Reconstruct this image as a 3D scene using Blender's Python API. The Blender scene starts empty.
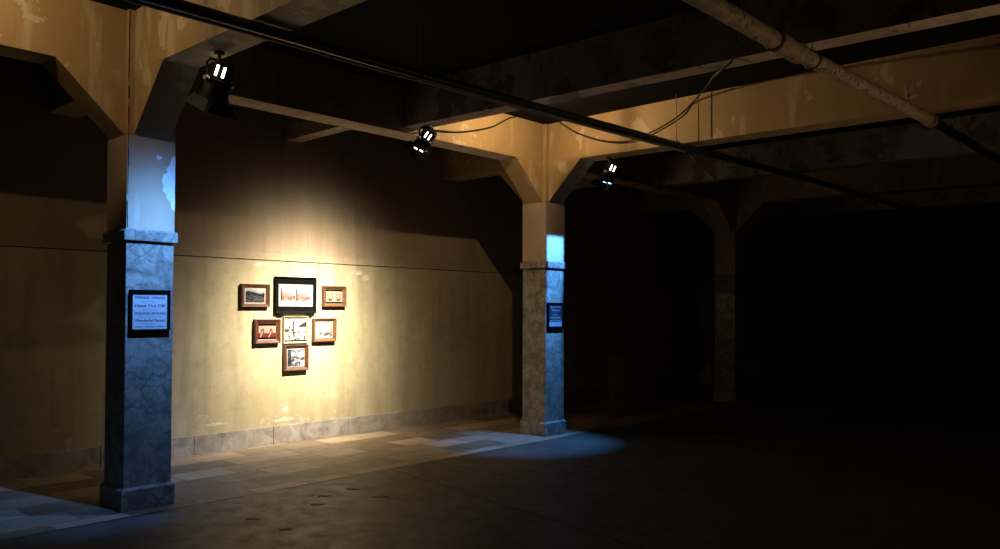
import bpy, bmesh, math, random
from mathutils import Vector, Matrix
random.seed(7)
sc = bpy.context.scene
COL = sc.collection
PI = math.pi

# ---------------------------------------------------------------- measures (metres)
W_ = 0.381          # column width
S_ = 5.066          # column spacing along the wall (x)
INS = 0.05          # beams sit back from the column faces
ZH, ZB, ZC = 2.90, 3.39, 3.87     # haunch foot, beam underside, ceiling
YW = 1.908          # face of the picture wall

# ---------------------------------------------------------------- node helpers
def new_mat(name):
    m = bpy.data.materials.new(name); m.use_nodes = True
    nt = m.node_tree; nt.nodes.clear()
    out = nt.nodes.new('ShaderNodeOutputMaterial'); b = nt.nodes.new('ShaderNodeBsdfPrincipled')
    nt.links.new(b.outputs[0], out.inputs[0])
    return m, nt, b
def N(nt, t, **kw):
    n = nt.nodes.new(t)
    for k, v in kw.items():
        if k in n.inputs.keys(): n.inputs[k].default_value = v
        else: setattr(n, k, v)
    return n
def L(nt, a, b): nt.links.new(a, b)
def coord(nt, scale=(1, 1, 1)):
    t = N(nt, 'ShaderNodeTexCoord'); mp = N(nt, 'ShaderNodeMapping'); mp.inputs['Scale'].default_value = scale
    L(nt, t.outputs['Object'], mp.inputs['Vector']); return mp.outputs[0]
def noise(nt, vec, scale, detail=6, rough=.6, dist=0.):
    n = N(nt, 'ShaderNodeTexNoise'); n.inputs['Scale'].default_value = scale; n.inputs['Detail'].default_value = detail
    n.inputs['Roughness'].default_value = rough; n.inputs['Distortion'].default_value = dist
    L(nt, vec, n.inputs['Vector']); return n.outputs['Fac']
def ramp(nt, fac, stops, interp='LINEAR'):
    r = N(nt, 'ShaderNodeValToRGB'); cr = r.color_ramp; cr.interpolation = interp
    while len(cr.elements) < len(stops): cr.elements.new(.5)
    for e, (p, c) in zip(cr.elements, stops):
        e.position = p; e.color = (c, c, c, 1) if isinstance(c, (int, float)) else (*c, 1)
    L(nt, fac, r.inputs[0]); return r.outputs[0]
def mix(nt, fac, a, b, mode='MIX'):
    m = N(nt, 'ShaderNodeMix', data_type='RGBA', blend_type=mode)
    for s, v in ((m.inputs[0], fac), (m.inputs[6], a), (m.inputs[7], b)):
        if isinstance(v, (int, float)): s.default_value = v
        elif isinstance(v, tuple): s.default_value = (*v, 1)
        else: L(nt, v, s)
    return m.outputs[2]
def bump(nt, b, h, strength=.3, dist=.01):
    n = N(nt, 'ShaderNodeBump'); n.inputs['Strength'].default_value = strength; n.inputs['Distance'].default_value = dist
    L(nt, h, n.inputs['Height']); L(nt, n.outputs[0], b.inputs['Normal'])
def plain(name, col, rough=.6, metal=0., spec=.5, vary=.15, scale=30):
    m, nt, b = new_mat(name); v = coord(nt)
    f = noise(nt, v, scale, 4)
    c = mix(nt, ramp(nt, f, [(.3, 0.), (.7, 1.)]), tuple(x*(1-vary) for x in col), tuple(min(1, x*(1+vary)) for x in col))
    L(nt, c, b.inputs['Base Color']); b.inputs['Roughness'].default_value = rough; b.inputs['Metallic'].default_value = metal
    b.inputs['Specular IOR Level'].default_value = spec
    return m
def emis(name, col, st):
    m, nt, b = new_mat(name); b.inputs['Base Color'].default_value = (0.1, 0.1, 0.1, 1)
    b.inputs['Emission Color'].default_value = (*col, 1); b.inputs['Emission Strength'].default_value = st
    return m

# ---- peeling ochre paint on the concrete frame
def mat_ochre(name, base, peel, under, streak=1., amount=.66, st0=.57):
    m, nt, b = new_mat(name); v = coord(nt); vs = coord(nt, (3.2, 3.2, .55))
    big = noise(nt, v, 1.6, 5, .6)
    c = mix(nt, ramp(nt, big, [(.3, 0.), (.72, 1.)]), tuple(x*.8 for x in base), tuple(x*1.13 for x in base))
    st = noise(nt, vs, 1.5, 7, .62)
    c = mix(nt, ramp(nt, st, [(st0, 0.), (st0+.09, .55*streak)]), c, peel)
    pl = noise(nt, v, 3.1, 9, .62, .4)
    c = mix(nt, ramp(nt, pl, [(amount, 0.), (amount+.012, .85)]), c, peel)
    sp = noise(nt, v, 17, 6, .65)
    c = mix(nt, ramp(nt, sp, [(.72, 0.), (.75, .7)]), c, under)
    L(nt, c, b.inputs['Base Color']); b.inputs['Roughness'].default_value = .62; b.inputs['Specular IOR Level'].default_value = .3
    bump(nt, b, pl, .25, .02)
    return m
M = {}
M['ochre'] = mat_ochre('ochre_paint', (.40, .265, .118), (.56, .46, .31), (.20, .13, .08), 1., .62)
M['ochre_worn'] = mat_ochre('worn_ochre_paint', (.38, .26, .125), (.55, .45, .30), (.19, .12, .07), 1.4, .58, .50)
M['shaft'] = mat_ochre('shaft_paint', (.40, .295, .20), (.60, .53, .45), (.2, .14, .1), .5, .70)
M['soffit'] = mat_ochre('joist_paint', (.56, .43, .33), (.22, .17, .125), (.12, .09, .07), .8, .55, .50)
# ---- grey paint, crazed
def mat_grey():
    m, nt, b = new_mat('crazed_grey_paint'); v = coord(nt)
    w = noise(nt, v, 8, 8, .72, .4)
    add = N(nt, 'ShaderNodeVectorMath', operation='MULTIPLY_ADD')
    tc = N(nt, 'ShaderNodeTexNoise'); tc.inputs['Scale'].default_value = 6.5; tc.inputs['Detail'].default_value = 4; L(nt, v, tc.inputs['Vector'])
    L(nt, tc.outputs['Color'], add.inputs[0]); add.inputs[1].default_value = (.13, .13, .13); L(nt, v, add.inputs[2])
    vo = N(nt, 'ShaderNodeTexVoronoi', feature='DISTANCE_TO_EDGE'); vo.inputs['Scale'].default_value = 8.5; L(nt, add.outputs[0], vo.inputs['Vector'])
    ck = ramp(nt, vo.outputs['Distance'], [(0., 1.), (.07, 0.)])
    msk = ramp(nt, noise(nt, v, 2.3, 3), [(.38, 0.), (.55, .75)])
    c = mix(nt, ramp(nt, w, [(.35, 0.), (.66, 1.)]), (.125, .108, .09), (.39, .345, .285))
    mm = N(nt, 'ShaderNodeMath', operation='MULTIPLY'); L(nt, ck, mm.inputs[0]); L(nt, msk, mm.inputs[1])
    c = mix(nt, mm.outputs[0], c, (.055, .06, .07))
    sp = noise(nt, v, 22, 6, .7)
    c = mix(nt, ramp(nt, sp, [(.60, 0.), (.68, .55)]), c, (.12, .12, .125))
    L(nt, c, b.inputs['Base Color']); b.inputs['Roughness'].default_value = .5; b.inputs['Specular IOR Level'].default_value = .3
    bump(nt, b, w, .2, .01); return m
M['grey'] = mat_grey()
# ---- picture wall plaster: olive-yellow below the rail, brown above it
def mat_wall():
    m, nt, b = new_mat('old_plaster'); v = coord(nt); vs = coord(nt, (2.6, 1, .28))
    sep = N(nt, 'ShaderNodeSeparateXYZ'); L(nt, v, sep.inputs[0])
    cut = N(nt, 'ShaderNodeMath', operation='GREATER_THAN'); cut.inputs[1].default_value = 2.13; L(nt, sep.outputs['Z'], cut.inputs[0])
    big = noise(nt, v, 1.1, 6, .62, .3)
    low = mix(nt, ramp(nt, big, [(.33, 0.), (.68, 1.)]), (.325, .262, .148), (.43, .365, .225))
    up = mix(nt, ramp(nt, big, [(.3, 0.), (.7, 1.)]), (.285, .205, .128), (.345, .262, .17))
    c = mix(nt, cut.outputs[0], low, up)
    st = noise(nt, vs, 2.2, 7, .62)
    c = mix(nt, ramp(nt, st, [(.47, 0.), (.66, .45)]), c, (.20, .155, .09))
    fine = noise(nt, v, 9, 8, .7)
    c = mix(nt, ramp(nt, fine, [(.50, 0.), (.70, .5)]), c, (.22, .18, .11))
    # pale flaking spots near the rail and the skirting
    zb = N(nt, 'ShaderNodeMath', operation='LESS_THAN'); zb.inputs[1].default_value = .42; L(nt, sep.outputs['Z'], zb.inputs[0])
    pl = noise(nt, coord(nt, (1, 1, 2.4)), 4.2, 9, .66, .3)
    pk = ramp(nt, pl, [(.68, 0.), (.70, .6)])
    c = mix(nt, pk, c, (.50, .44, .32))
    lo = N(nt, 'ShaderNodeMath', operation='MULTIPLY'); L(nt, zb.outputs[0], lo.inputs[0]); L(nt, ramp(nt, fine, [(.57, 0.), (.62, .6)]), lo.inputs[1])
    c = mix(nt, lo.outputs[0], c, (.47, .41, .31))
    L(nt, c, b.inputs['Base Color']); b.inputs['Roughness'].default_value = .75; b.inputs['Specular IOR Level'].default_value = .2
    bump(nt, b, fine, .18, .012); return m
M['wall'] = mat_wall()
M['pale'] = plain('pale_plaster_bounce', (.60, .46, .35), .85, spec=.1, vary=.3, scale=5)  # opposite wall; also the beam underside lightened for bounced light
def mat_stone():
    m, nt, b = new_mat('skirting_stone'); v = coord(nt)
    f = noise(nt, v, 4.5, 9, .7, .8); g = noise(nt, v, 1.3, 2)
    c = mix(nt, ramp(nt, f, [(.35, 0.), (.65, 1.)]), (.16, .14, .12), (.37, .335, .285))
    c = mix(nt, ramp(nt, g, [(.4, 0.), (.6, .4)]), c, (.26, .19, .12))
    L(nt, c, b.inputs['Base Color']); b.inputs['Roughness'].default_value = .5; return m
M['stone'] = mat_stone()
M['flake'] = plain('flaked_plaster', (.47, .41, .29), .85, spec=.1, vary=.25, scale=25)
M['groove'] = plain('dark_groove', (.06, .045, .03), .9)
def mat_floor():
    m, nt, b = new_mat('dark_floor'); v = coord(nt)
    sep = N(nt, 'ShaderNodeSeparateXYZ'); L(nt, v, sep.inputs[0])
    f = noise(nt, v, 1.7, 8, .65, .4); g = noise(nt, v, 6.5, 8, .7)
    con = mix(nt, ramp(nt, f, [(.3, 0.), (.7, 1.)]), (.052, .044, .034), (.112, .098, .080))
    con = mix(nt, ramp(nt, g, [(.55, 0.), (.68, .5)]), con, (.03, .026, .022))
    br = N(nt, 'ShaderNodeTexBrick'); br.offset = .37; br.offset_frequency = 2; br.squash = 1.5; br.squash_frequency = 3
    br.inputs['Scale'].default_value = 1.; br.inputs['Brick Width'].default_value = .52; br.inputs['Row Height'].default_value = .36
    br.inputs['Mortar Size'].default_value = .007; br.inputs['Bias'].default_value = -.15
    br.inputs['Color1'].default_value = (.12, .08, .048, 1); br.inputs['Color2'].default_value = (.50, .375, .25, 1); br.inputs['Mortar'].default_value = (.03, .024, .018, 1)
    L(nt, v, br.inputs['Vector'])
    til = mix(nt, ramp(nt, f, [(.3, 0.), (.7, .6)]), br.outputs['Color'], (.21, .15, .098))
    gt = N(nt, 'ShaderNodeMath', operation='GREATER_THAN'); gt.inputs[1].default_value = -.17; L(nt, sep.outputs['Y'], gt.inputs[0])
    c = mix(nt, gt.outputs[0], con, til)
    # the joint between tiles and concrete, and one across the slab
    for axis, p, hw in (('Y', -.19, .022),):
        d = N(nt, 'ShaderNodeMath', operation='SUBTRACT'); L(nt, sep.outputs[axis], d.inputs[0]); d.inputs[1].default_value = p
        a = N(nt, 'ShaderNodeMath', operation='ABSOLUTE'); L(nt, d.outputs[0], a.inputs[0])
        lt = N(nt, 'ShaderNodeMath', operation='LESS_THAN'); L(nt, a.outputs[0], lt.inputs[0]); lt.inputs[1].default_value = hw
        c = mix(nt, lt.outputs[0], c, (.028, .022, .017))
    # crack running out across the slab from (2.5,-0.2) to (1.95,-3.1)
    k = N(nt, 'ShaderNodeMath', operation='MULTIPLY_ADD'); L(nt, sep.outputs['Y'], k.inputs[0]); k.inputs[1].default_value = -.165; L(nt, sep.outputs['X'], k.inputs[2])
    wob = N(nt, 'ShaderNodeMath', operation='MULTIPLY_ADD'); L(nt, noise(nt, v, 2.5, 4), wob.inputs[0]); wob.inputs[1].default_value = .12; L(nt, k.outputs[0], wob.inputs[2])
    d = N(nt, 'ShaderNodeMath', operation='SUBTRACT'); L(nt, wob.outputs[0], d.inputs[0]); d.inputs[1].default_value = 2.56
    a = N(nt, 'ShaderNodeMath', operation='ABSOLUTE'); L(nt, d.outputs[0], a.inputs[0])
    lt = N(nt, 'ShaderNodeMath', operation='LESS_THAN'); L(nt, a.outputs[0], lt.inputs[0]); lt.inputs[1].default_value = .019
    ls = N(nt, 'ShaderNodeMath', operation='LESS_THAN'); L(nt, sep.outputs['Y'], ls.inputs[0]); ls.inputs[1].default_value = -.19
    mu = N(nt, 'ShaderNodeMath', operation='MULTIPLY'); L(nt, lt.outputs[0], mu.inputs[0]); L(nt, ls.outputs[0], mu.inputs[1])
    c = mix(nt, mu.outputs[0], c, (.015, .012, .01))
    L(nt, c, b.inputs['Base Color'])
    L(nt, ramp(nt, g, [(.3, .42), (.7, .68)]), b.inputs['Roughness']); b.inputs['Specular IOR Level'].default_value = .4
    bump(nt, b, g, .12, .01); return m
M['floor'] = mat_floor()
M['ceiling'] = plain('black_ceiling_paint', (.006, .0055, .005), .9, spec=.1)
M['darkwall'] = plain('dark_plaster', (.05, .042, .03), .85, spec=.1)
M['black'] = plain('black_metal', (.006, .006, .0065), .5, spec=.3)
M['flap'] = plain('scuffed_black_metal', (.03, .028, .027), .35, .6)
M['steel'] = plain('dull_steel', (.33, .31, .28), .38, .8)
M['conduit'] = plain('black_pipe', (.060, .058, .055), .34, .4)
M['greypipe'] = plain('bright_conduit', (.30, .28, .25), .5, .3)
M['rubber'] = plain('black_cable', (.012, .011, .010), .55)
M['redclamp'] = plain('rusty_clamp', (.20, .045, .02), .6)
M['spot_stain'] = plain('dark_floor_stain', (.012, .010, .008), .7)
M['bare'] = plain('bare_white_plaster', (.58, .58, .60), .75, vary=.1, scale=18)
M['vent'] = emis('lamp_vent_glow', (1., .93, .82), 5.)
M['lens_warm'] = emis('warm_lens', (1., .78, .5), 6.)
M['lens_blue'] = emis('blue_lens', (.3, .6, 1.), 5.)
M['bulb'] = emis('bulb_glass', (1., .7, .4), 8.)
M['frame_black'] = plain('black_frame', (.002, .002, .002), .7, spec=.06)
M['mat_black'] = plain('black_mount', (.002, .002, .002), .9, spec=.04)
M['mat_white'] = plain('white_mount', (.45, .43, .40), .8, vary=.03)
M['cream'] = plain('cream_frame', (.26, .21, .13), .5)
def mat_wood(name, a, bcol):
    m, nt, b = new_mat(name); v = coord(nt, (14, 14, 14)); f = noise(nt, v, 2.2, 5, .6, 1.2)
    L(nt, mix(nt, ramp(nt, f, [(.3, 0.), (.7, 1.)]), a, bcol), b.inputs['Base Color']); b.inputs['Roughness'].default_value = .38; return m
M['wood'] = mat_wood('walnut', (.035, .013, .006), (.10, .042, .017))
M['wood_red'] = mat_wood('mahogany', (.045, .012, .006), (.10, .03, .014))
M['wood_oak'] = mat_wood('oak', (.06, .027, .011), (.14, .068, .028))
def mat_rust():
    m, nt, b = new_mat('flaking_pipe_paint'); v = coord(nt)
    f = noise(nt, v, 9, 8, .7); g = noise(nt, v, 28, 6, .7)
    c = mix(nt, ramp(nt, f, [(.35, 0.), (.65, 1.)]), (.27, .185, .135), (.46, .35, .27))
    c = mix(nt, ramp(nt, g, [(.55, 0.), (.60, .9)]), c, (.05, .03, .02))
    L(nt, c, b.inputs['Base Color']); b.inputs['Roughness'].default_value = .6; bump(nt, b, g, .4, .01); return m
M['rust'] = mat_rust()
def mat_print():
    m, nt, b = new_mat('printed_paper'); a = N(nt, 'ShaderNodeVertexColor'); a.layer_name = 'print'
    L(nt, a.outputs[0], b.inputs['Base Color']); b.inputs['Roughness'].default_value = .7; b.inputs['Specular IOR Level'].default_value = .2; return m
M['print'] = mat_print()
M['paper'] = plain('white_paper', (.50, .49, .52), .8, vary=.03)
M['ink'] = plain('black_ink', (.006, .006, .012), .8, spec=.1)
M['ink_pale'] = plain('pale_ink', (.26, .26, .28), .8, spec=.1)
M['darkprint'] = plain('dark_poster', (.008, .010, .022), .7)

# ---------------------------------------------------------------- mesh helpers
class MB:
    def __init__(s): s.b = bmesh.new()
    def box(s, x0, x1, y0, y1, z0, z1, bev=0.):
        r = bmesh.ops.create_cube(s.b, size=1.)
        for v in r['verts']:
            v.co = Vector(((x0+x1)/2+v.co.x*(x1-x0), (y0+y1)/2+v.co.y*(y1-y0), (z0+z1)/2+v.co.z*(z1-z0)))
        if bev:
            es = list({e for v in r['verts'] for e in v.link_edges})
            bmesh.ops.bevel(s.b, geom=es, offset=bev, segments=2, affect='EDGES', profile=.6)
        return s
    def hexa(s, bot, top):
        vs = [s.b.verts.new(p) for p in list(bot)+list(top)]; n = len(bot)
        s.b.faces.new(vs[:n][::-1]); s.b.faces.new(vs[n:])
        for i in range(n): s.b.faces.new((vs[i], vs[(i+1) % n], vs[n+(i+1) % n], vs[n+i]))
        return s
    def tube(s, pts, r, n=10, caps=True):
        pts = [Vector(p) for p in pts]; rings = []; ref = None
        for i, p in enumerate(pts):
            d = (pts[min(i+1, len(pts)-1)]-pts[max(i-1, 0)]).normalized()
            if ref is None: ref = Vector((0, 0, 1)) if abs(d.z) < .9 else Vector((1, 0, 0))
            a = d.cross(ref).normalized(); ref = a.cross(d).normalized()
            rr = r[i] if isinstance(r, (list, tuple)) else r
            rings.append([s.b.verts.new(p+a*rr*math.cos(t*2*PI/n)+ref*rr*math.sin(t*2*PI/n)) for t in range(n)])
        for A, B in zip(rings, rings[1:]):
            for t in range(n): s.b.faces.new((A[t], A[(t+1) % n], B[(t+1) % n], B[t]))
        if caps: s.b.faces.new(rings[0][::-1]); s.b.faces.new(rings[-1])
        return s
    def lathe(s, o, ax, prof, n=24):
        o = Vector(o); ax = Vector(ax).normalized(); ref = Vector((0, 0, 1)) if abs(ax.z) < .9 else Vector((1, 0, 0))
        a = ax.cross(ref).normalized(); b = ax.cross(a); rings = []
        for h, r in prof:
            rings.append([s.b.verts.new(o+ax*h+(a*math.cos(t*2*PI/n)+b*math.sin(t*2*PI/n))*max(r, 1e-4)) for t in range(n)])
        for A, B in zip(rings, rings[1:]):
            for t in range(n): s.b.faces.new((A[t], A[(t+1) % n], B[(t+1) % n], B[t]))
        s.b.faces.new(rings[0][::-1]); s.b.faces.new(rings[-1]); return s
    def obox(s, o, X, Y, Z, hx, hy, hz, bev=0.):
        """oriented box, half sizes along unit axes"""
        r = bmesh.ops.create_cube(s.b, size=2.)
        for v in r['verts']: v.co = Vector(o)+X*(v.co.x*hx)+Y*(v.co.y*hy)+Z*(v.co.z*hz)
        return s
    def build(s, name, mat, parent=None, smooth=False, origin=None):
        bmesh.ops.recalc_face_normals(s.b, faces=s.b.faces)
        me = bpy.data.meshes.new(name); o = Vector(origin) if origin is not None else None
        if o is not None:
            for v in s.b.verts: v.co -= o
        s.b.to_mesh(me); s.b.free(); me.materials.append(M[mat])
        if smooth:
            for p in me.polygons: p.use_smooth = True
            try: me.set_sharp_from_angle(angle=math.radians(40))
            except Exception: pass
        ob = bpy.data.objects.new(name, me); COL.objects.link(ob)
        if o is not None and parent is None: ob.location = o
        if parent is not None: ob.parent = parent
        return ob
def tag(o, label=None, cat=None, group=None, kind=None):
    if label: o['label'] = label
    if cat: o['category'] = cat
    if group: o['group'] = group
    if kind: o['kind'] = kind
    return o
def empty(name, loc, label, cat, group=None):
    o = bpy.data.objects.new(name, None); o.location = loc; o.empty_display_size = .1; COL.objects.link(o)
    return tag(o, label, cat, group)
def struct(name, mb, mat): return tag(mb.build(name, mat), kind='structure')

# ---------------------------------------------------------------- the setting
X0, X1, Y0 = -9., 21., -9.
struct('floor', MB().box(X0-.2, X1+.2, Y0-.2, YW+1.7, -.2, 0), 'floor')
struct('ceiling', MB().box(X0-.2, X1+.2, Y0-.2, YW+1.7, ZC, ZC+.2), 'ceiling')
DX0, DX1, DZ = 11.3, 12.9, 3.1
w = MB(); w.box(X0, DX0, YW, YW+.3, 0, ZC); w.box(DX1, X1, YW, YW+.3, 0, ZC); w.box(DX0, DX1, YW, YW+.3, DZ, ZC)
wl = struct('wall_left', w, 'wall')
for i, (x, z, a, b, n) in enumerate(((3.62, 2.02, .13, .035, 26), (3.78, 1.96, .07, .05, 18), (1.86, 2.175, .10, .022, 22), (2.28, 2.065, .11, .03, 24), (2.40, 2.155, .06, .015, 14), (2.62, .39, .06, .05, 16), (2.60, .27, .16, .03, 26), (.16, 2.165, .12, .025, 20), (1.75, .30, .22, .022, 30))):
    q = random.Random(i+40); pts = []
    for t in range(n):
        r = q.uniform(.45, 1.05); th = t*2*PI/n; pts.append((x+a*r*math.cos(th), z+b*r*math.sin(th)))
    MB().hexa([(p[0], YW+.002, p[1]) for p in pts], [(p[0], YW-.0012, p[1]) for p in pts]).build('flaked_patch', 'flake', wl)
a = MB(); a.box(DX0-.1, DX1+.1, YW+1.5, YW+1.6, 0, ZC); a.box(DX0-.1, DX0, YW+.3, YW+1.5, 0, ZC); a.box(DX1, DX1+.1, YW+.3, YW+1.5, 0, ZC)
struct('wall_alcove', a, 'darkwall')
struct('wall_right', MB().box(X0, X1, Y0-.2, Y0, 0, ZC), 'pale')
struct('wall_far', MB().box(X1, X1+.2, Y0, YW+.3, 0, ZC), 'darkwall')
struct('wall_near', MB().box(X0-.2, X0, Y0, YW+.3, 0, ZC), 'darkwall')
# rail moulding: flat band with a thin dark strip for the groove under it
t = MB()
for x0, x1 in ((X0, DX0), (DX1, X1)):
    t.hexa([(x0, YW, 2.122), (x1, YW, 2.122), (x1, YW-.014, 2.122), (x0, YW-.014, 2.122)], [(x0, YW, 2.20), (x1, YW, 2.20), (x1, YW-.004, 2.19), (x0, YW-.004, 2.19)])
struct('trim_1', t, 'wall')
t = MB()
for x0, x1 in ((X0, DX0), (DX1, X1)): t.box(x0, x1, YW-.002, YW+.001, 2.111, 2.122)
struct('trim_2', t, 'groove')
# skirting of stone blocks
t = MB(); x = X0
while x < DX0:
    ln = random.choice((.95, 1.1, 1.25, 1.05)); xe = min(x+ln, DX0)
    t.box(x+.003, xe-.003, YW-.022, YW, 0, .205, .004); x = xe
x = DX1
while x < X1:
    xe = min(x+1.1, X1); t.box(x+.003, xe-.003, YW-.022, YW, 0, .205, .004); x = xe
struct('baseboard_left', t, 'stone')

# ---------------------------------------------------------------- concrete frame
def column(k, label):
    x = k*S_; o = (x+W_/2, W_/2, 0)
    root = empty('concrete_column', o, label, 'column', 'colonnade along the picture wall')
    B = lambda mb, n, m: mb.build(n, m, root, origin=o)
    B(MB().box(x, x+W_, 0, W_, 2.165, ZH, .006), 'upper_shaft', 'shaft')
    B(MB().box(x, x+W_, 0, W_, ZH, ZC, .006), 'column_head', 'ochre')
    B(MB().box(x+.004, x+W_-.004, .004, W_-.004, .17, 2.07, .006), 'lower_shaft', 'grey')
    m = MB(); e = .02
    m.box(x-e, x+W_+e, -e, W_+e, 2.08, 2.155, .006)
    m.hexa([(x-e, -e, 2.155), (x+W_+e, -e, 2.155), (x+W_+e, W_+e, 2.155), (x-e, W_+e, 2.155)], [(x, 0, 2.172), (x+W_, 0, 2.172), (x+W_, W_, 2.172), (x, W_, 2.172)])
    B(m, 'collar_moulding', 'grey')
    e = .018
    m = MB().box(x-e, x+W_+e, -e, W_+e, 0, .155, .005)
    m.hexa([(x-e, -e, .155), (x+W_+e, -e, .155), (x+W_+e, W_+e, .155), (x-e, W_+e, .155)], [(x-.002, -.002, .175), (x+W_+.002, -.002, .175), (x+W_+.002, W_+.002, .175), (x-.002, W_+.002, .175)])
    B(m, 'plinth', 'grey')
    lo, hi, hl = INS, W_-INS, .5
    B(MB().hexa([(x, lo, ZH), (x, lo, ZB), (x-hl, lo, ZB)], [(x, hi, ZH), (x, hi, ZB), (x-hl, hi, ZB)]), 'haunch', 'ochre')
    B(MB().hexa([(x+W_, lo, ZH), (x+W_, lo, ZB), (x+W_+hl, lo, ZB)], [(x+W_, hi, ZH), (x+W_, hi, ZB), (x+W_+hl, hi, ZB)]), 'haunch', 'ochre')
    B(MB().hexa([(x+lo, 0, ZH), (x+lo, 0, ZB), (x+lo, -hl, ZB)], [(x+hi, 0, ZH), (x+hi, 0, ZB), (x+hi, -hl, ZB)]), 'haunch', 'ochre_worn')
    B(MB().hexa([(x+lo, W_, ZH), (x+lo, W_, ZB), (x+lo, W_+hl, ZB)], [(x+hi, W_, ZH), (x+hi, W_, ZB), (x+hi, W_+hl, ZB)]), 'haunch', 'ochre')
    return root
c1 = column(0, 'nearest concrete column at left, with pale bare patch above its collar')
c2 = column(1, 'middle concrete column with the small dark blue sign')
c3 = column(2, 'distant unlit concrete column in the darkness beyond the middle column')
cr = MB(); zz = 2.18; rc = random.Random(3)
while zz < ZC-.05:
    z1 = zz+rc.uniform(.05, .16); e = rc.uniform(.003, .008); cr.box(.003+rc.uniform(0, .004), .007+e, -.0012, .002, zz, z1+.01); zz = z1 if rc.random() < .8 else z1+.06
tag(cr.build('corner_crack', 'spot_stain', c1, origin=(W_/2, W_/2, 0)), 'dark crack down the near corner of the column')
# bare plaster patch on the near column
def patch(x0, z0, outl, parent, o):
    m = MB(); vs = [(x0+a, -.0015, z0+b) for a, b in outl]; vb = [(p[0], .002, p[2]) for p in vs]
    m.hexa(vb, vs); return tag(m.build('bare_patch', 'bare', parent, origin=o), 'bare white plaster patch where paint has flaked')
patch(0, 0, [(0.379, 2.33), (0.351, 2.357), (0.34, 2.412), (0.312, 2.432), (0.307, 2.473), (0.28, 2.487), (0.286, 2.528), (0.27, 2.569), (0.286, 2.623), (0.316, 2.637), (0.309, 2.671), (0.335, 2.705), (0.345, 2.746), (0.361, 2.78), (0.379, 2.773)], c1, (W_/2, W_/2, 0))
patch(0, 0, [(0.23, 2.745), (0.245, 2.725), (0.257, 2.74), (0.275, 2.745), (0.263, 2.763), (0.241, 2.767), (0.228, 2.77)], c1, (W_/2, W_/2, 0))

def beam(name, label, cat, group, mat, x0, x1, y0, y1, z0, z1, dx=0., dz=0., slot=0.):
    """a beam; dx / dz let the y0 end drift a little sideways / down"""
    o = ((x0+x1)/2, (y0+y1)/2, z0)
    c = .0015
    if abs(x1-x0) > abs(y1-y0):
        a = [(x0, y0, z0+c), (x0, y0+c, z0), (x0, y1-c, z0), (x0, y1, z0+c), (x0, y1, z1), (x0, y0, z1)]
        b = [(x1, p[1], p[2]) for p in a]
    else:
        s = [(x0, z0+c), (x0+c, z0), (x1-c, z0), (x1, z0+c), (x1, z1), (x0, z1)]
        a = [(p[0]+dx, y0, p[1]+(dz if p[1] < z1 else 0)) for p in s]; b = [(p[0], y1, p[1]) for p in s]
    return tag(MB().hexa(a, b).build(name, mat, origin=o), label, cat, group)
lo, hi = INS, W_-INS
g = 'beams running along the row of columns'
beam('concrete_beam', 'ochre beam running left from the nearest column to the frame edge', 'beam', g, 'ochre', X0, 0, lo, hi, ZB, ZC)
ub = beam('concrete_beam', 'ochre beam spanning between the nearest and the middle column', 'beam', g, 'ochre', W_, S_, lo, hi, ZB, ZC)
tag(MB().box(W_+.5, S_-.5, lo+.003, hi-.003, ZB-.002, ZB+.004).build('underside', 'pale', ub, origin=ub.location), 'pale underside of the beam, lightened for bounced light')  # strip coloured lighter to stand for light bounced off the picture wall
beam('concrete_beam', 'dark beam spanning between the middle and the distant column', 'beam', g, 'ochre', S_+W_, 2*S_, lo, hi, ZB, ZC)
beam('concrete_beam', 'unlit beam running on beyond the distant column', 'beam', g, 'ochre', 2*S_+W_, X1, lo, hi, ZB, ZC)
names = ('nearest', 'middle', 'distant')
g = 'cross beams over the hall'
for k in range(3):
    beam('cross_beam', ('worn ochre cross beam coming forward from the nearest column under the black pipe',
                        'long ochre cross beam running right from the middle column',
                        'dim cross beam coming forward from the distant column')[k], 'beam', g, 'ochre_worn' if k == 0 else 'ochre',
         k*S_+lo, k*S_+hi, Y0, 0, ZB, ZC, 0, -.10)
    beam('cross_beam', 'short cross beam from the %s column back to the picture wall' % names[k], 'beam', g, 'ochre', k*S_+lo, k*S_+hi, W_, YW, ZB, ZC)
g = 'narrow ceiling joists'
for k in range(3):
    dn = ('between the nearest and middle columns', 'between the middle and distant columns', 'past the distant column')[k]
    beam('ceiling_joist', 'brown flaking joist crossing the hall ceiling '+dn, 'joist', g, 'soffit', k*S_+2.81, k*S_+3.01, Y0, lo, 3.445, ZC, .42, -.03)
    beam('ceiling_joist', 'short joist from wall to beam '+dn, 'joist', g, 'soffit', k*S_+2.60, k*S_+2.78, hi, YW, 3.54, ZC)

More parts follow.
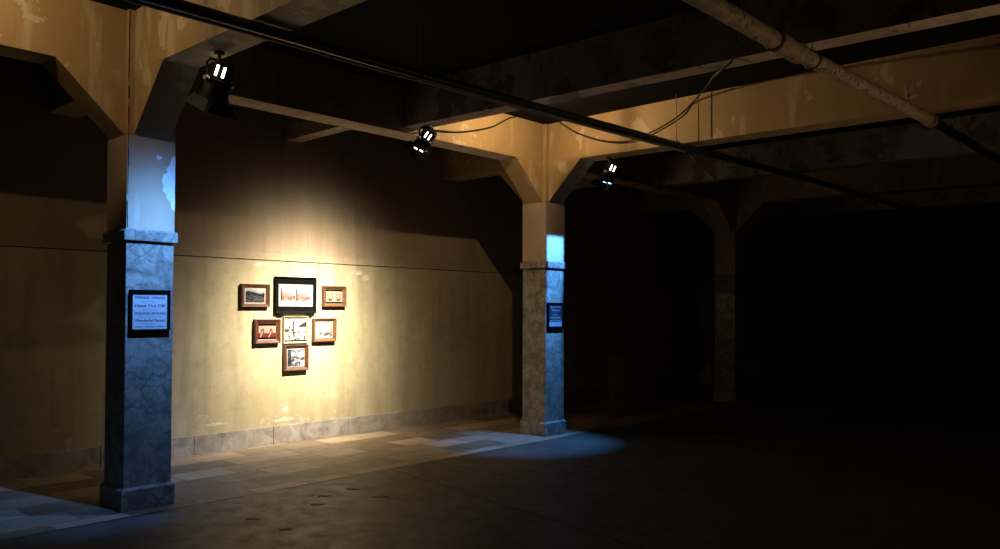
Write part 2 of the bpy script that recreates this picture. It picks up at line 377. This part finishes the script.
# ---------------------------------------------------------------- stage lamps
def frame_axes(d):
    d = Vector(d).normalized(); s = d.cross(Vector((0, 0, 1))).normalized(); u = s.cross(d).normalized(); return d, s, u
def stage_lamp(p, target, top, label, lens, clampmat, hook, flap='black', k=1., gap=None):
    """p pivot, target aim point, top = (x,y,z) where the clamp grips, hook = direction of the clamp jaw"""
    p = Vector(p); d, s, u = frame_axes(Vector(target)-p)
    root = empty('stage_spotlight', p, label, 'spotlight', 'stage spotlights hung under the beams')
    B = lambda mb, n, m, par=root, sm=True: mb.build(n, m, par, sm, origin=p)
    h = MB(); prof = [(-.135, .03), (-.132, .058), (-.115, .066)]
    for q in range(4): z = -.11+q*.02; prof += [(z, .068), (z+.002, .082), (z+.010, .082), (z+.012, .068)]
    prof += [(-.02, .07), (-.01, .088), (.10, .088), (.105, .098), (.125, .098), (.125, .078), (.095, .074)]
    h.lathe(p, d, [(q*k, r*k) for q, r in prof], 28)
    hous = B(h, 'housing', 'black')
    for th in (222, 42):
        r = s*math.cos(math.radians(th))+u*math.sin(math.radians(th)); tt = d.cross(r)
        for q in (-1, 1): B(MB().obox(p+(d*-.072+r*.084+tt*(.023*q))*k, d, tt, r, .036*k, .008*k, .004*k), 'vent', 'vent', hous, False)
    B(MB().lathe(p, d, [(q*k, r*k) for q, r in ((.086, .001), (.088, .072), (.094, .066), (.097, .03), (.098, .001))], 24), 'lens', lens)
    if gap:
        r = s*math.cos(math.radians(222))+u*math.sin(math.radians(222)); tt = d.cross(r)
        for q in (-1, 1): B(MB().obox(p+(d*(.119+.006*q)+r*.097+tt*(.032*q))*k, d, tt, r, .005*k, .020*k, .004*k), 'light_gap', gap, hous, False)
    # barn doors hinged round the mouth
    for q, (v, wv) in enumerate(((s, u), (-s, u), (u, s), (-u, s))):
        n = (v*.42+d*.9).normalized(); c = p+(d*.127+v*.098)*k
        f = MB(); hw0, hw1, ln = .08*k, .118*k, .085*k
        nn = n.cross(wv).normalized()*.002
        bot = [c-wv*hw0, c+wv*hw0, c+n*ln+wv*hw1, c+n*ln-wv*hw1]
        f.hexa([x-nn for x in bot], [x+nn for x in bot]); B(f, 'barn_door', flap, root, False)
    # yoke
    top = Vector(top); yu = (top-p).normalized(); sx = s
    a = p+sx*.102*k; b = p-sx*.102*k; hgt = max(.115*k, (top-p).length-.07)
    y = MB(); y.tube([a, a+yu*(hgt-.03), p+sx*.075+yu*hgt, p-sx*.075+yu*hgt, b+yu*(hgt-.03), b], .0085, 8); B(y, 'yoke', 'black')
    for q in (1, -1): B(MB().lathe(p+sx*.094*k*q, sx*q, [(0, .022), (.016, .022), (.018, .016), (.03, .016)], 12), 'tilt_knob', 'steel')
    c = MB(); cb = p+yu*hgt
    c.tube([cb-yu*.01, top], .011, 8); hk = Vector(hook)
    c.obox(top-yu*.012, hk.normalized(), hk.cross(yu).normalized(), yu, .03, .018, .012)
    B(c, 'hanging_clamp', clampmat, root, False)
    return root, d
def spot(name, loc, target, power, col, ang, blend, r=.02):
    l = bpy.data.lights.new(name, 'SPOT'); l.energy = power; l.color = col; l.spot_size = math.radians(ang); l.spot_blend = blend; l.shadow_soft_size = r
    o = bpy.data.objects.new(name, l); COL.objects.link(o); o.location = loc
    o.rotation_euler = (Vector(target)-Vector(loc)).to_track_quat('-Z', 'Y').to_euler(); return o
def soft_beam(o, width):
    """bell-shaped beam profile of a lamp with a frosted lens; width in degrees"""
    l = o.data; l.use_nodes = True; nt = l.node_tree; em = nt.nodes['Emission']
    tc = N(nt, 'ShaderNodeTexCoord'); sp = N(nt, 'ShaderNodeSeparateXYZ'); L(nt, tc.outputs['Normal'], sp.inputs[0]); v = sp.outputs['Z']
    for op, c in (('ABSOLUTE', None), ('ARCCOSINE', None), ('DIVIDE', math.radians(width)), ('POWER', 2.), ('MULTIPLY', -1.), ('EXPONENT', None)):
        n = N(nt, 'ShaderNodeMath', operation=op); L(nt, v, n.inputs[0]); v = n.outputs[0]
        if c is not None: n.inputs[1].default_value = c
    L(nt, v, em.inputs['Strength'])
def shutters(o, half, key, top, soft=.03, bottom=-9.):
    """the framing shutters of a profile lamp: cut the beam to a keystone with a straight top edge"""
    l = o.data; l.use_nodes = True; nt = l.node_tree; em = nt.nodes['Emission']
    tc = N(nt, 'ShaderNodeTexCoord'); sp = N(nt, 'ShaderNodeSeparateXYZ'); L(nt, tc.outputs['Normal'], sp.inputs[0])
    def mth(op, x, y=None):
        n = N(nt, 'ShaderNodeMath', operation=op)
        for i, v in enumerate((x, y)):
            if v is None: continue
            if isinstance(v, (int, float)): n.inputs[i].default_value = v
            else: L(nt, v, n.inputs[i])
        return n.outputs[0]
    z = mth('ABSOLUTE', sp.outputs['Z']); a = mth('ABSOLUTE', mth('DIVIDE', sp.outputs['X'], z)); b = mth('DIVIDE', sp.outputs['Y'], z)
    side = mth('DIVIDE', mth('SUBTRACT', mth('ADD', mth('MULTIPLY', b, key), half), a), soft)
    up = mth('DIVIDE', mth('SUBTRACT', top, b), soft)
    def cl(x):
        n = N(nt, 'ShaderNodeClamp'); L(nt, x, n.inputs[0]); return n.outputs[0]
    dn = mth('DIVIDE', mth('SUBTRACT', b, bottom), soft)
    L(nt, mth('MULTIPLY', mth('MULTIPLY', cl(side), cl(up)), cl(dn)), em.inputs['Strength'])
def point(name, loc, power, col, r=.03):
    l = bpy.data.lights.new(name, 'POINT'); l.energy = power; l.color = col; l.shadow_soft_size = r
    o = bpy.data.objects.new(name, l); COL.objects.link(o); o.location = loc; return o
WARM = (1., .91, .74); SPILL = (1., .80, .52); WARM2 = (1., .71, .40); BLUE = (.07, .34, 1.); BLUES = ((.12, .37, 1.), BLUE)

# picture spot under the joist
P2 = Vector((2.94, -.15, 3.315)); T2 = Vector((2.76, YW, 1.36))
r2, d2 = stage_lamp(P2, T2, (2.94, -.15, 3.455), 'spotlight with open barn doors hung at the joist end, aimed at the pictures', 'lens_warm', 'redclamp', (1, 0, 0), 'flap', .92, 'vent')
A2 = P2+d2*.13
soft_beam(spot('picture_spot', A2, (2.84, YW, A2.z-(YW-A2.y)*math.tan(math.radians(46.5))), 3300, WARM, 150, .3, .03), 17.8)
spot('picture_spot_spill', A2, (2.95, YW, .45), 30, SPILL, 110, 1., .03)
# blue spots under the cross beams, one for each sign column
for k, lab in ((0, 'black spotlight under the nearest column cross beam, lighting that column blue'), (1, 'black spotlight under the middle column cross beam, lighting that column blue')):
    P = Vector((k*S_+(.235, .20)[k], (-.98, -.80)[k], (3.165, 3.19)[k])); T = Vector((k*S_-.1+(.0, .0)[k], (.55, .60)[k], 0))
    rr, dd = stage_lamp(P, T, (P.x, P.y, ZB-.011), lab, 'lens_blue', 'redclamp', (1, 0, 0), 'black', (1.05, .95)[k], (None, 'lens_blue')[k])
    A = P+dd*.15
    l = spot('blue_spot', A, (k*S_+(.3, .19)[k], 0, (1.88, 2.12)[k]), (470, 620)[k], BLUES[k], (100, 46)[k], (.3, .9)[k], .015)
    if k: shutters(l, .150, .20, .262)
    else: soft_beam(l, 20.)
    if k:
        spot('blue_spot_field', A, (S_-.40, -.12, 0), 560, BLUE, 43, .8, .02)
    else:
        # a shuttered slip of light along the floor past the corner of the plinth
        l = spot('blue_spot_field', A, (-.22, .13, 0), 170, BLUES[0], 32, .9, .02)
        zx = (A-Vector((-.22, .13, 0))).normalized(); xx = Vector((.64, -.585, 0)); xx = (xx-zx*xx.dot(zx)).normalized(); yy = zx.cross(xx)
        l.rotation_euler = Matrix((xx, yy, zx)).transposed().to_euler()
        shutters(l, 9., 0., 0., .012)
# added floor uplight, unseen behind the viewer, to brighten joist and thick pipe
P4 = Vector((4.4, -7.7, .32)); T4 = Vector((3.3, -3.0, 3.4))
ur, ud = stage_lamp(P4, T4, (4.4, -7.7, .19), 'added floor spotlight, unseen behind the viewer, brightening the joist', 'lens_warm', 'black', (1, 0, 0), 'flap', .92)
MB().lathe((4.4, -7.7, 0), (0, 0, 1), [(0, .14), (.012, .14), (.02, .03), (.19, .02)], 20).build('base', 'black', ur, True, origin=P4)
l = spot('added_uplight', P4+ud*.13, T4, 112, WARM2, 60, .6, .03)
shutters(l, 9., 0., 9., .06, -.15)

# bare bulbs up in the coffers that throw the warm light on the beams
for k, lab, pw in ((0, 'bare bulb on the black ceiling beyond the left edge', 22), (1, 'bare bulb on the black ceiling behind the brown joist', 54)):
    bx = (-1.12, S_-1.17)[k]; by = -.80; o = (bx, by, ZC)
    root = empty('ceiling_bulb', o, lab, 'lamp', 'bare bulbs on the ceiling')
    MB().lathe((bx, by, ZC), (0, 0, -1), [(0, .05), (.012, .05), (.016, .022), (.032, .020), (.034, .016)], 20).build('lamp_holder', 'black', root, True, origin=o)
    MB().lathe((bx, by, ZC-.032), (0, 0, -1), [(0, .012), (.012, .018), (.03, .026), (.045, .022), (.054, .008)], 20).build('bulb', 'bulb', root, True, origin=o)
    sh = MB(); n = 24; r0 = .062; zt, zb_ = ZC-.112-(.060, .022)[k], ZC-.112-.085; a0, a1 = math.radians(-150), math.radians((209.9, 29)[k])  # unseen cup added under the bulb to keep its light off lower surfaces
    for q in range(n):
        t0, t1 = a0+(a1-a0)*q/n, a0+(a1-a0)*(q+1)/n
        P = lambda t, z, r: (bx+r*math.cos(t), by+r*math.sin(t), z)
        sh.hexa([P(t0, zb_, r0), P(t1, zb_, r0), P(t1, zb_, r0+.002), P(t0, zb_, r0+.002)], [P(t0, zt, r0), P(t1, zt, r0), P(t1, zt, r0+.002), P(t0, zt, r0+.002)])
    pl = [(bx, by)]+[(bx+(r0+.002)*math.cos(a0+(a1-a0)*q/n), by+(r0+.002)*math.sin(a0+(a1-a0)*q/n)) for q in range(n+1)]
    sh.hexa([(*p, zb_-.002) for p in pl], [(*p, zb_) for p in pl])
    sh.tube([(bx+.063, by-.02, zt-.01), (bx+.063, by-.02, ZC)], .003, 6)
    sh.build('added_shade', 'black', root, False, origin=o)
    point('bulb_light', (bx, by, ZC-.112), pw, WARM2, .008)

# ---------------------------------------------------------------- pipes, hangers, cables
def smooth_path(pts, n=6):
    pts = [Vector(p) for p in pts]; out = []
    for i in range(len(pts)-1):
        p0, p1, p2, p3 = pts[max(i-1, 0)], pts[i], pts[i+1], pts[min(i+2, len(pts)-1)]
        for q in range(n):
            t = q/n
            out.append(.5*((2*p1)+(p2-p0)*t+(2*p0-5*p1+4*p2-p3)*t*t+(3*p1-p0-3*p2+p3)*t**3))
    out.append(pts[-1]); return out
def thing_mesh(name, mb, mat, label, cat, origin, group=None, smooth=True): return tag(mb.build(name, mat, None, smooth, origin=origin), label, cat, group)
PY, PZ = -1.76, 3.325
path = [(-6, -1.62, PZ), (-.4, PY+.02, PZ), (1.5, PY, PZ), (5.2, -1.90, PZ), (9.0, -2.12, PZ-.01), (X1, -2.3, PZ)]
thing_mesh('ceiling_pipe', MB().tube(smooth_path(path), .036, 14), 'conduit', 'long black pipe crossing under the beams from upper left', 'pipe', (1.5, PY, PZ), 'pipes under the ceiling')
path2 = [(x, y+.040, z-.034) for x, y, z in path[:4]]
thing_mesh('electrical_conduit', MB().tube(smooth_path(path2), .013, 8), 'greypipe', 'thin bright conduit running alongside the long black pipe', 'conduit', (1.5, PY, PZ))
p2 = MB(); QZ = 3.30
p2.tube([(-3, -4.0, QZ), (1.5, -4.08, QZ), (2.45, -4.09, QZ)], .058, 16)
p2.tube([(2.75, -4.10, QZ), (5.2, -4.22, QZ), (5.42, -4.23, QZ)], .054, 16)
root = empty('ceiling_pipe', (2.6, -4.1, QZ), 'thick flaking pale brown pipe crossing the upper right corner', 'pipe', 'pipes under the ceiling')
p2.build('pipe_run', 'rust', root, True, origin=(2.6, -4.1, QZ))
MB().lathe((2.42, -4.09, QZ), (1, -.03, 0), [(0, .058), (.002, .07), (.10, .072), (.11, .064), (.24, .064), (.25, .072), (.36, .07), (.362, .054)], 18).build('coupling', 'rust', root, True, origin=(2.6, -4.1, QZ))
MB().lathe((5.38, -4.23, QZ), (1, -.03, 0), [(0, .054), (.002, .066), (.07, .066), (.072, .045), (.09, .045)], 18).build('end_fitting', 'rust', root, True, origin=(2.6, -4.1, QZ))
m = MB(); m.tube([(4.88, -4.2, QZ), (4.88, -4.2, QZ+.17)], .022, 10); m.lathe((4.88, -4.2, QZ+.15), (0, 0, 1), [(0, .022), (.004, .036), (.05, .036), (.055, .02)], 10); m.tube([(4.88, -4.2, QZ+.09), (4.80, -4.28, QZ+.09)], .012, 8)
m.build('valve', 'rust', root, True, origin=(2.6, -4.1, QZ))
thing_mesh('ceiling_pipe', MB().tube([(5.47, -4.235, QZ), (12, -4.4, QZ-.02)], .04, 12), 'conduit', 'thinner dark pipe carrying on from the end of the thick flaking pipe', 'pipe', (5.6, -4.23, QZ), 'pipes under the ceiling')
def hanger(x, y, zb, r, label):
    root = empty('pipe_hanger', (x, y, ZC), label, 'hanger', 'pipe hangers')
    MB().tube([(x, y, ZC), (x, y, zb+r)], .0045, 8).build('rod', 'steel', root, True, origin=(x, y, ZC))
    MB().tube([(x, y+(r+.006)*math.sin(t*PI/10), zb+(r+.006)*math.cos(t*PI/10)) for t in range(21)], .006, 6).build('clamp_ring', 'steel', root, True, origin=(x, y, ZC))
hanger(1.44, -1.76, PZ, .036, 'thin rod holding the black pipe above the picture group')
hanger(4.95, -1.893, PZ, .036, 'thin rod holding the black pipe in front of the long ochre beam')
hanger(2.40, -4.09, QZ, .058, 'rod at the pipe coupling on the left of the brown joist')
hanger(2.98, -4.11, QZ, .054, 'rod at the pipe coupling on the right of the brown joist')

thing_mesh('power_cable', MB().tube(smooth_path([(3.00, -.19, 3.43), (3.10, -.06, 3.455), (3.30, .02, 3.484), (3.6, .035, 3.523), (3.89, .035, 3.594), (4.12, .035, 3.668), (4.26, .035, 3.738), (4.43, .035, 3.828), (4.53, .035, ZC-.012)]), .009, 8), 'rubber',
           'black cable looping across the ochre beam from the picture spotlight', 'cable', (3.9, .03, 3.6), 'loose black cables')
thing_mesh('power_cable', MB().tube(smooth_path([(5.085, -.20, ZC-.012), (5.086, -.36, 3.75), (5.086, -.51, 3.667), (5.086, -.80, 3.553), (5.08, -1.08, 3.49), (5.07, -1.31, 3.492), (5.08, -1.61, 3.571), (5.08, -1.86, 3.674), (5.075, -2.04, 3.80), (4.72, -2.39, 3.83), (3.95, -2.83, 3.63), (3.18, -3.31, 3.43), (2.95, -3.53, 3.42), (2.85, -3.62, 3.55), (2.84, -3.63, ZC-.012)]), .009, 8), 'rubber',
           'black cable sagging in front of the long ochre beam and up over the joist', 'cable', (4.8, -1.5, 3.5), 'loose black cables')
thing_mesh('dangling_wire', MB().tube(smooth_path([(5.10, -1.90, 3.30), (5.16, -1.97, 3.21), (5.20, -2.0, 3.10), (5.21, -2.0, 2.93)]), .004, 6), 'steel', 'thin pale wire dangling from the black pipe under the ochre beam', 'wire', (5.2, -2., 3.1))
thing_mesh('conduit_drop', MB().tube([(5.110, -2.21, ZB-.0), (5.110, -2.21, ZC)], .007, 8), 'rust', 'vertical conduit on the face of the long ochre beam', 'conduit', (5.103, -2.21, ZB))
thing_mesh('drop_pipe', MB().tube([(6.27, -.85, 3.10), (6.27, -.85, ZC+.02)], .03, 10), 'conduit', 'short dark pipe hanging down behind the middle column spotlight', 'pipe', (6.27, -.85, 3.1))

# ---------------------------------------------------------------- framed pictures
def nz(seed):
    r = random.Random(seed); tab = [[r.random() for _ in range(33)] for _ in range(33)]
    def f(x, y):
        v = 0; am = .5; tot = 0
        for _ in range(4):
            i, j = int(math.floor(x)), int(math.floor(y)); a, b = x-i, y-j
            a = a*a*(3-2*a); b = b*b*(3-2*b); i %= 32; j %= 32
            v += am*((tab[i][j]*(1-a)+tab[i+1][j]*a)*(1-b)+(tab[i][j+1]*(1-a)+tab[i+1][j+1]*a)*b); tot += am; am *= .55; x *= 2.1; y *= 2.1
        return v/tot
    return f
def lerp(a, b, t): t = max(0., min(1., t)); return tuple(x+(y-x)*t for x, y in zip(a, b))
PAPER = (.80, .77, .72)
def art_hills(f, u, v):
    g = .62
    h = .70+.07*math.sin(u*5+1)+.10*(f(u*4, 2)-.5)
    if v > h: return lerp((.62, .62, .62), (.80, .80, .80), (v-h)*4)
    if v > .42+.1*math.sin(u*4): 
        t = f(u*7, v*14); return lerp((.015, .015, .017), (.16, .16, .17), (t-.4)*3.5)
    t = f(u*9+3, v*16); return lerp((.07, .07, .07), (.34, .34, .34), (t-.3)*2)
def art_stereo_red(f, u, v):
    if u < .06 or u > .97: return PAPER
    w = (u-.06)/.44; half = int(w >= 1); w = w-half
    if w > .97: return PAPER
    if w < .08 and .22 < v < .82: return lerp((.10, .05, .03), (.4, .25, .15), f(u*20, v*30))
    c = PAPER
    top = .64-.20*w+.16*(f(w*9, 1+half)-.4)                  # a roofline running down to the right
    if .30 < v < top and w < .95:
        t = f(w*9+1, v*11); c = lerp((.62, .30, .26), (.88, .70, .64), t*1.5-.25)
        if abs(v-top) < .025 and f(w*6, 7) > .45: c = (.30, .14, .10)
    if .26 < v < .44:
        t = f(w*14+5, v*22+half); c = lerp(c, (.13, .05, .04), (t-.5)*5)
    if .16 < v < .27 and f(w*12, v*14+9) > .55: c = lerp(c, (.4, .28, .22), .7)
    return c
def art_mini_stereo(f, u, v):
    w = (u*2) % 1.; c = (.80, .70, .60)
    if .18 < v < .78 and .15 < w < .9:
        t = f(w*10, v*10); c = lerp((.60, .34, .22), (.82, .72, .62), t*1.3)
    if .08 < v < .28 and abs(w-.5) < .2: c = lerp(c, (.05, .03, .02), 1.6*f(w*9+4, v*9)-.1)
    return c
def art_red_stereo(f, u, v):
    w = (u*2) % 1.; c = (.78, .62, .52)
    if v < .35: c = (.42, .10, .06)
    if .25 < v < .75 and abs(w-.45) < .30*(1.15-v): c = lerp((.20, .05, .03), (.62, .36, .26), f(w*9, v*9)*1.2)
    if abs((w-.2)-v*.5) < .05 and v < .5: c = (.80, .72, .62)
    return c
def art_trees(f, u, v):
    t = f(u*9, v*8); c = lerp((.82, .82, .74), (.55, .56, .50), (t-.45)*3)
    if abs(u-.38) < .018+.02*f(1, v*9) and .25 < v < .9: c = (.07, .07, .07)
    if .62 < u and .60 < v < .60+.26*min(1, (u-.55)*2.5): c = lerp((.03, .03, .03), (.28, .29, .28), f(u*16, v*16)*1.1-.1)
    if .28 < v < .52 and f(u*11+2, v*15) > .53: c = lerp(c, (.08, .08, .07), .85)
    if v < .22 and f(u*14, v*10+5) > .5: c = lerp(c, (.16, .16, .15), .75)
    if u < .3 and .4 < v < .75 and f(u*12+7, v*12) > .5: c = lerp(c, (.10, .10, .09), .8)
    return c
def art_pale(f, u, v):
    t = f(u*6, v*6); c = lerp((.82, .80, .78), (.60, .55, .50), (t-.5)*3)
    if .12 < v < .32 and f(u*13, v*11) > .47: c = lerp(c, (.18, .15, .13), .8)
    if u > .86 or v > .95: c = lerp(c, (.58, .42, .34), .5)
    if .3 < v < .4 and u > .6: c = lerp(c, (.5, .44, .38), .6)
    return c
def art_snow(f, u, v):
    t = f(u*6, v*7); c = lerp((.84, .84, .86), (.42, .43, .47), (t-.45)*4)
    b = .30+.30*(u-.3)
    if v < .55 and f(u*8+1, v*12) > .47: c = lerp(c, (.12, .12, .14), .75)
    if u < .22 and f(u*10, v*7+4) > .4: c = lerp(c, (.06, .06, .07), .85)
    if u > .78 and v < .35: c = (.86, .85, .84)
    if v > .72 and f(u*8+8, v*9) > .55: c = lerp(c, (.3, .3, .33), .7)
    return c
def picture(x0, x1, z0, z1, fw, wood, mount, win, art, label, depth=.055, feet=False):
    """outer frame box, moulding width, mount material, window of the print (x0,x1,z0,z1)"""
    z0 += .012; z1 += .012; win = (win[0], win[1], win[2]+.012, win[3]+.012)
    cx, cz = (x0+x1)/2, (z0+z1)/2; o = (cx, YW, cz)
    root = empty('framed_picture', o, label, 'picture', 'framed pictures on the plaster wall')
    yb, yf = YW, YW-depth; m = MB(); b = m.b; rings = []
    for ins, y in ((0, yb), (0, yf+.004), (.004, yf), (fw*.22, yf+.001), (fw*.8, yf+depth*.42), (fw, yf+depth*.5), (fw, YW-.006)):
        rings.append([b.verts.new(p) for p in ((x0+ins, y, z0+ins), (x1-ins, y, z0+ins), (x1-ins, y, z1-ins), (x0+ins, y, z1-ins))])
    for A, B_ in zip(rings, rings[1:]):
        for q in range(4): b.faces.new((A[q], A[(q+1) % 4], B_[(q+1) % 4], B_[q]))
    m.build('frame', wood, root, origin=o)
    yi = yf+depth*.5
    mt = MB().box(x0+fw-.002, x1-fw+.002, yi, YW-.005, z0+fw-.002, z1-fw+.002).build('mount', mount, root, origin=o)
    a0, a1, b0, b1 = win; nx = 56; ny = max(8, int(56*(b1-b0)/(a1-a0))); f = nz(label)
    me = bpy.data.meshes.new('print'); vs = []; fs = []; cols = []; yp = yi-.0015
    for j in range(ny+1):
        for i in range(nx+1): vs.append((a0+(a1-a0)*i/nx-cx, yp-YW, b0+(b1-b0)*j/ny-cz))
    for j in range(ny):
        for i in range(nx):
            p = j*(nx+1)+i; fs.append((p, p+1, p+nx+2, p+nx+1)); cols.append(tuple(.36*x**1.8 for x in art(f, (i+.5)/nx, (j+.5)/ny)))
    me.from_pydata(vs, [], fs); ca = me.color_attributes.new('print', 'FLOAT_COLOR', 'CORNER')
    for p, c in zip(me.polygons, cols):
        for li in p.loop_indices: ca.data[li].color = (*c, 1)
    me.materials.append(M['print']); po = bpy.data.objects.new('print', me); COL.objects.link(po); po.parent = mt
    if feet:
        for fx in (x0+.035, x1-.115): MB().box(fx, fx+.08, yf+.006, YW, z0-.018, z0+.002).build('bottom_bracket', 'frame_black', root, origin=o)
    return root
picture(2.020, 2.372, 1.566, 1.826, .048, 'wood', 'mat_white', (2.075, 2.317, 1.617, 1.780), art_hills, 'brown framed landscape of dark hills, top left of the group')
picture(2.448, 3.005, 1.492, 1.922, .030, 'frame_black', 'mat_black', (2.500, 2.965, 1.577, 1.835), art_stereo_red, 'large black framed reddish double view at the top of the group', .045, True)
picture(3.102, 3.440, 1.576, 1.829, .044, 'wood_oak', 'mat_black', (3.150, 3.392, 1.637, 1.766), art_mini_stereo, 'brown framed pale double view on black mount, top right of the group')
picture(2.190, 2.515, 1.150, 1.428, .050, 'wood_red', 'mat_black', (2.243, 2.462, 1.222, 1.352), art_red_stereo, 'brown framed red double view, left of the middle row')
picture(2.568, 2.905, 1.141, 1.462, .022, 'cream', 'mat_black', (2.592, 2.883, 1.180, 1.432), art_trees, 'thin pale framed tree scene in the centre of the group', .032)
picture(2.964, 3.295, 1.152, 1.436, .044, 'wood_oak', 'mat_white', (3.012, 3.248, 1.200, 1.388), art_pale, 'brown framed faint pale print, right of the middle row')
picture(2.572, 2.896, .822, 1.124, .046, 'wood', 'mat_white', (2.622, 2.846, .872, 1.074), art_snow, 'brown framed snowy black and white scene at the bottom of the group')

# ---------------------------------------------------------------- signs on the columns
def lettering(txt, x0, x1, zc, h, y, mat, parent, o, bold=0.):
    cu = bpy.data.curves.new('t', 'FONT'); cu.body = txt; cu.align_x = 'CENTER'; cu.align_y = 'CENTER'; cu.size = 1.; cu.offset = bold; cu.resolution_u = 2
    tmp = bpy.data.objects.new('t', cu); COL.objects.link(tmp); bpy.context.view_layer.update()
    me = bpy.data.meshes.new_from_object(tmp.evaluated_get(bpy.context.evaluated_depsgraph_get()))
    bpy.data.objects.remove(tmp); me.name = 'lettering'
    xs = [v.co.x for v in me.vertices]; ys = [v.co.y for v in me.vertices]
    sx = (x1-x0)/(max(xs)-min(xs)); sy = h/(max(ys)-min(ys)); mx = (max(xs)+min(xs))/2; my = (max(ys)+min(ys))/2
    for v in me.vertices: v.co = Vector(((x0+x1)/2+(v.co.x-mx)*sx-o[0], y-o[1], zc+(v.co.y-my)*sy-o[2]))
    me.materials.clear(); me.materials.append(M[mat]); ob = bpy.data.objects.new('lettering', me); COL.objects.link(ob); ob.parent = parent
    return ob
def sign(x0, x1, z0, z1, px0, px1, pz0, pz1, paper, label, depth):
    o = ((x0+x1)/2, 0., (z0+z1)/2)
    root = empty('framed_sign', o, label, 'sign', 'framed signs on the columns')
    yb, yf = .004, -depth; m = MB(); b = m.b; rings = []
    for (a, c, d, e), y in (((x0, x1, z0, z1), yb), ((x0, x1, z0, z1), yf+.003), ((x0+.003, x1-.003, z0+.003, z1-.003), yf), ((px0-.003, px1+.003, pz0-.003, pz1+.003), yf+.002), ((px0, px1, pz0, pz1), yf+.010), ((px0, px1, pz0, pz1), -.002)):
        rings.append([b.verts.new(p) for p in ((a, y, d), (c, y, d), (c, y, e), (a, y, e))])
    for A, B_ in zip(rings, rings[1:]):
        for q in range(4): b.faces.new((A[q], A[(q+1) % 4], B_[(q+1) % 4], B_[q]))
    m.build('frame', 'frame_black', root, origin=o)
    p = MB().box(px0-.002, px1+.002, yf+.010, -.001, pz0-.002, pz1+.002).build('paper', paper, root, origin=o)
    return root, p, o, yf+.0094
r_, p_, o_, y_ = sign(.027, .343, 1.381, 1.700, .050, .318, 1.394, 1.668, 'paper', 'black framed white notice of dark lettering on the nearest column', .028)
cx = .184
for txt, hw, zc, h, bo in (('WINGLE : WINGLE', .119, 1.640, .021, .022), ('a peculiar Story of', .070, 1.607, .012, 0), ('Head Out Off', .116, 1.576, .023, .02), ('and of the tale', .058, 1.545, .012, 0),
                           ('WALKING AROUND', .120, 1.517, .021, .022), ('and in Consequence as', .090, 1.489, .012, 0), ('Wonderful Person', .120, 1.462, .022, .022), ('of that story', .050, 1.435, .011, 0), ('Letter : Whisper : Better', .116, 1.412, .014, .02)):
    lettering(txt, cx-hw, cx+hw, zc, h, y_, 'ink', p_, o_, bo)
r_, p_, o_, y_ = sign(S_+.026, S_+.338, 1.334, 1.650, S_+.056, S_+.312, 1.352, 1.626, 'darkprint', 'small black framed dark blue poster on the middle column', .024)
cx = S_+.184
m = MB().box(S_+.058, S_+.310, y_-.0003, y_+.002, 1.354, 1.412); m.build('pale_panel', 'ink_pale', p_, origin=o_)
for txt, hw, zc, h, bo in (('ROOMS', .100, 1.595, .026, 0), ('Window', .080, 1.555, .020, .03), ('of', .022, 1.520, .016, 0), ('Floor', .055, 1.497, .015, 0), ('HOUSE', .100, 1.464, .022, .03), ('and hours', .115, 1.430, .016, .03)):
    lettering(txt, cx-hw, cx+hw, zc, h, y_-.0005, 'ink_pale', p_, o_, bo)

# ---------------------------------------------------------------- dark blotches on the floor
def blotch(x, y, r, asp, ang, seed, label):
    rr = random.Random(seed); n = 16; m = MB(); ca, sa = math.cos(ang), math.sin(ang); bot = []; top = []
    for i in range(n):
        t = i*2*PI/n; q = r*(.7+.5*rr.random()); a, b = q*math.cos(t), q*asp*math.sin(t)
        p = (x+a*ca-b*sa, y+a*sa+b*ca); bot.append((*p, -.001)); top.append((*p, .0025))
    m.hexa(bot, top); tag(m.build('floor_blotch', 'spot_stain', None, origin=(x, y, 0)), label, 'stain', 'dark blotches on the concrete floor')
for i, (x, y, r, asp, lab) in enumerate(((1.365, -.667, .055, .5, 'dark blotch on the floor, upper of the close pair in front of the pictures'), (1.158, -.87, .06, .55, 'dark blotch on the floor, lower of the close pair in front of the pictures'),
        (.573, -.895, .05, .5, 'dark blotch on the floor nearest the left column'), (.59, -1.323, .05, .5, 'dark blotch on the floor closest to the bottom edge of the picture'),
        (1.69, -.63, .06, .6, 'dark blotch on the floor right behind the close pair'), (1.67, -1.037, .07, .5, 'dark blotch on the floor furthest right, near the slab crack'))):
    blotch(x, y, r, asp, -.78, i, lab)

# ---------------------------------------------------------------- camera, world, view
cam = bpy.data.cameras.new('camera'); co = bpy.data.objects.new('camera', cam); COL.objects.link(co)
yaw, pitch, roll, f, sh = .7456, .0183, .0040, 796.4, 21.44
fw = Vector((math.cos(pitch)*math.cos(yaw), math.cos(pitch)*math.sin(yaw), math.sin(pitch)))
rt = Vector((math.sin(yaw), -math.cos(yaw), 0)); up = rt.cross(fw)
r2 = rt*math.cos(roll)+up*math.sin(roll); u2 = -rt*math.sin(roll)+up*math.cos(roll)
mat = Matrix((r2, u2, -fw)).transposed().to_4x4(); mat.translation = Vector((-2.538, -6.2569, 1.55)); co.matrix_world = mat
cam.sensor_fit = 'HORIZONTAL'; cam.sensor_width = 36.; cam.lens = f*36./1000.; cam.shift_y = sh/1000.; cam.clip_start = .05; cam.clip_end = 200
sc.camera = co
wd = bpy.data.worlds.new('world'); sc.world = wd; wd.use_nodes = True
wd.node_tree.nodes['Background'].inputs[0].default_value = (0, 0, 0, 1); wd.node_tree.nodes['Background'].inputs[1].default_value = 0.
vs = sc.view_settings; vs.view_transform = 'Standard'; vs.look = 'None'; vs.exposure = 0.; vs.gamma = 1.; vs.use_curve_mapping = False
sc.cycles.use_denoising = True
sc.cycles.max_bounces = 10; sc.cycles.diffuse_bounces = 6
sc.cycles.sample_clamp_indirect = 4.
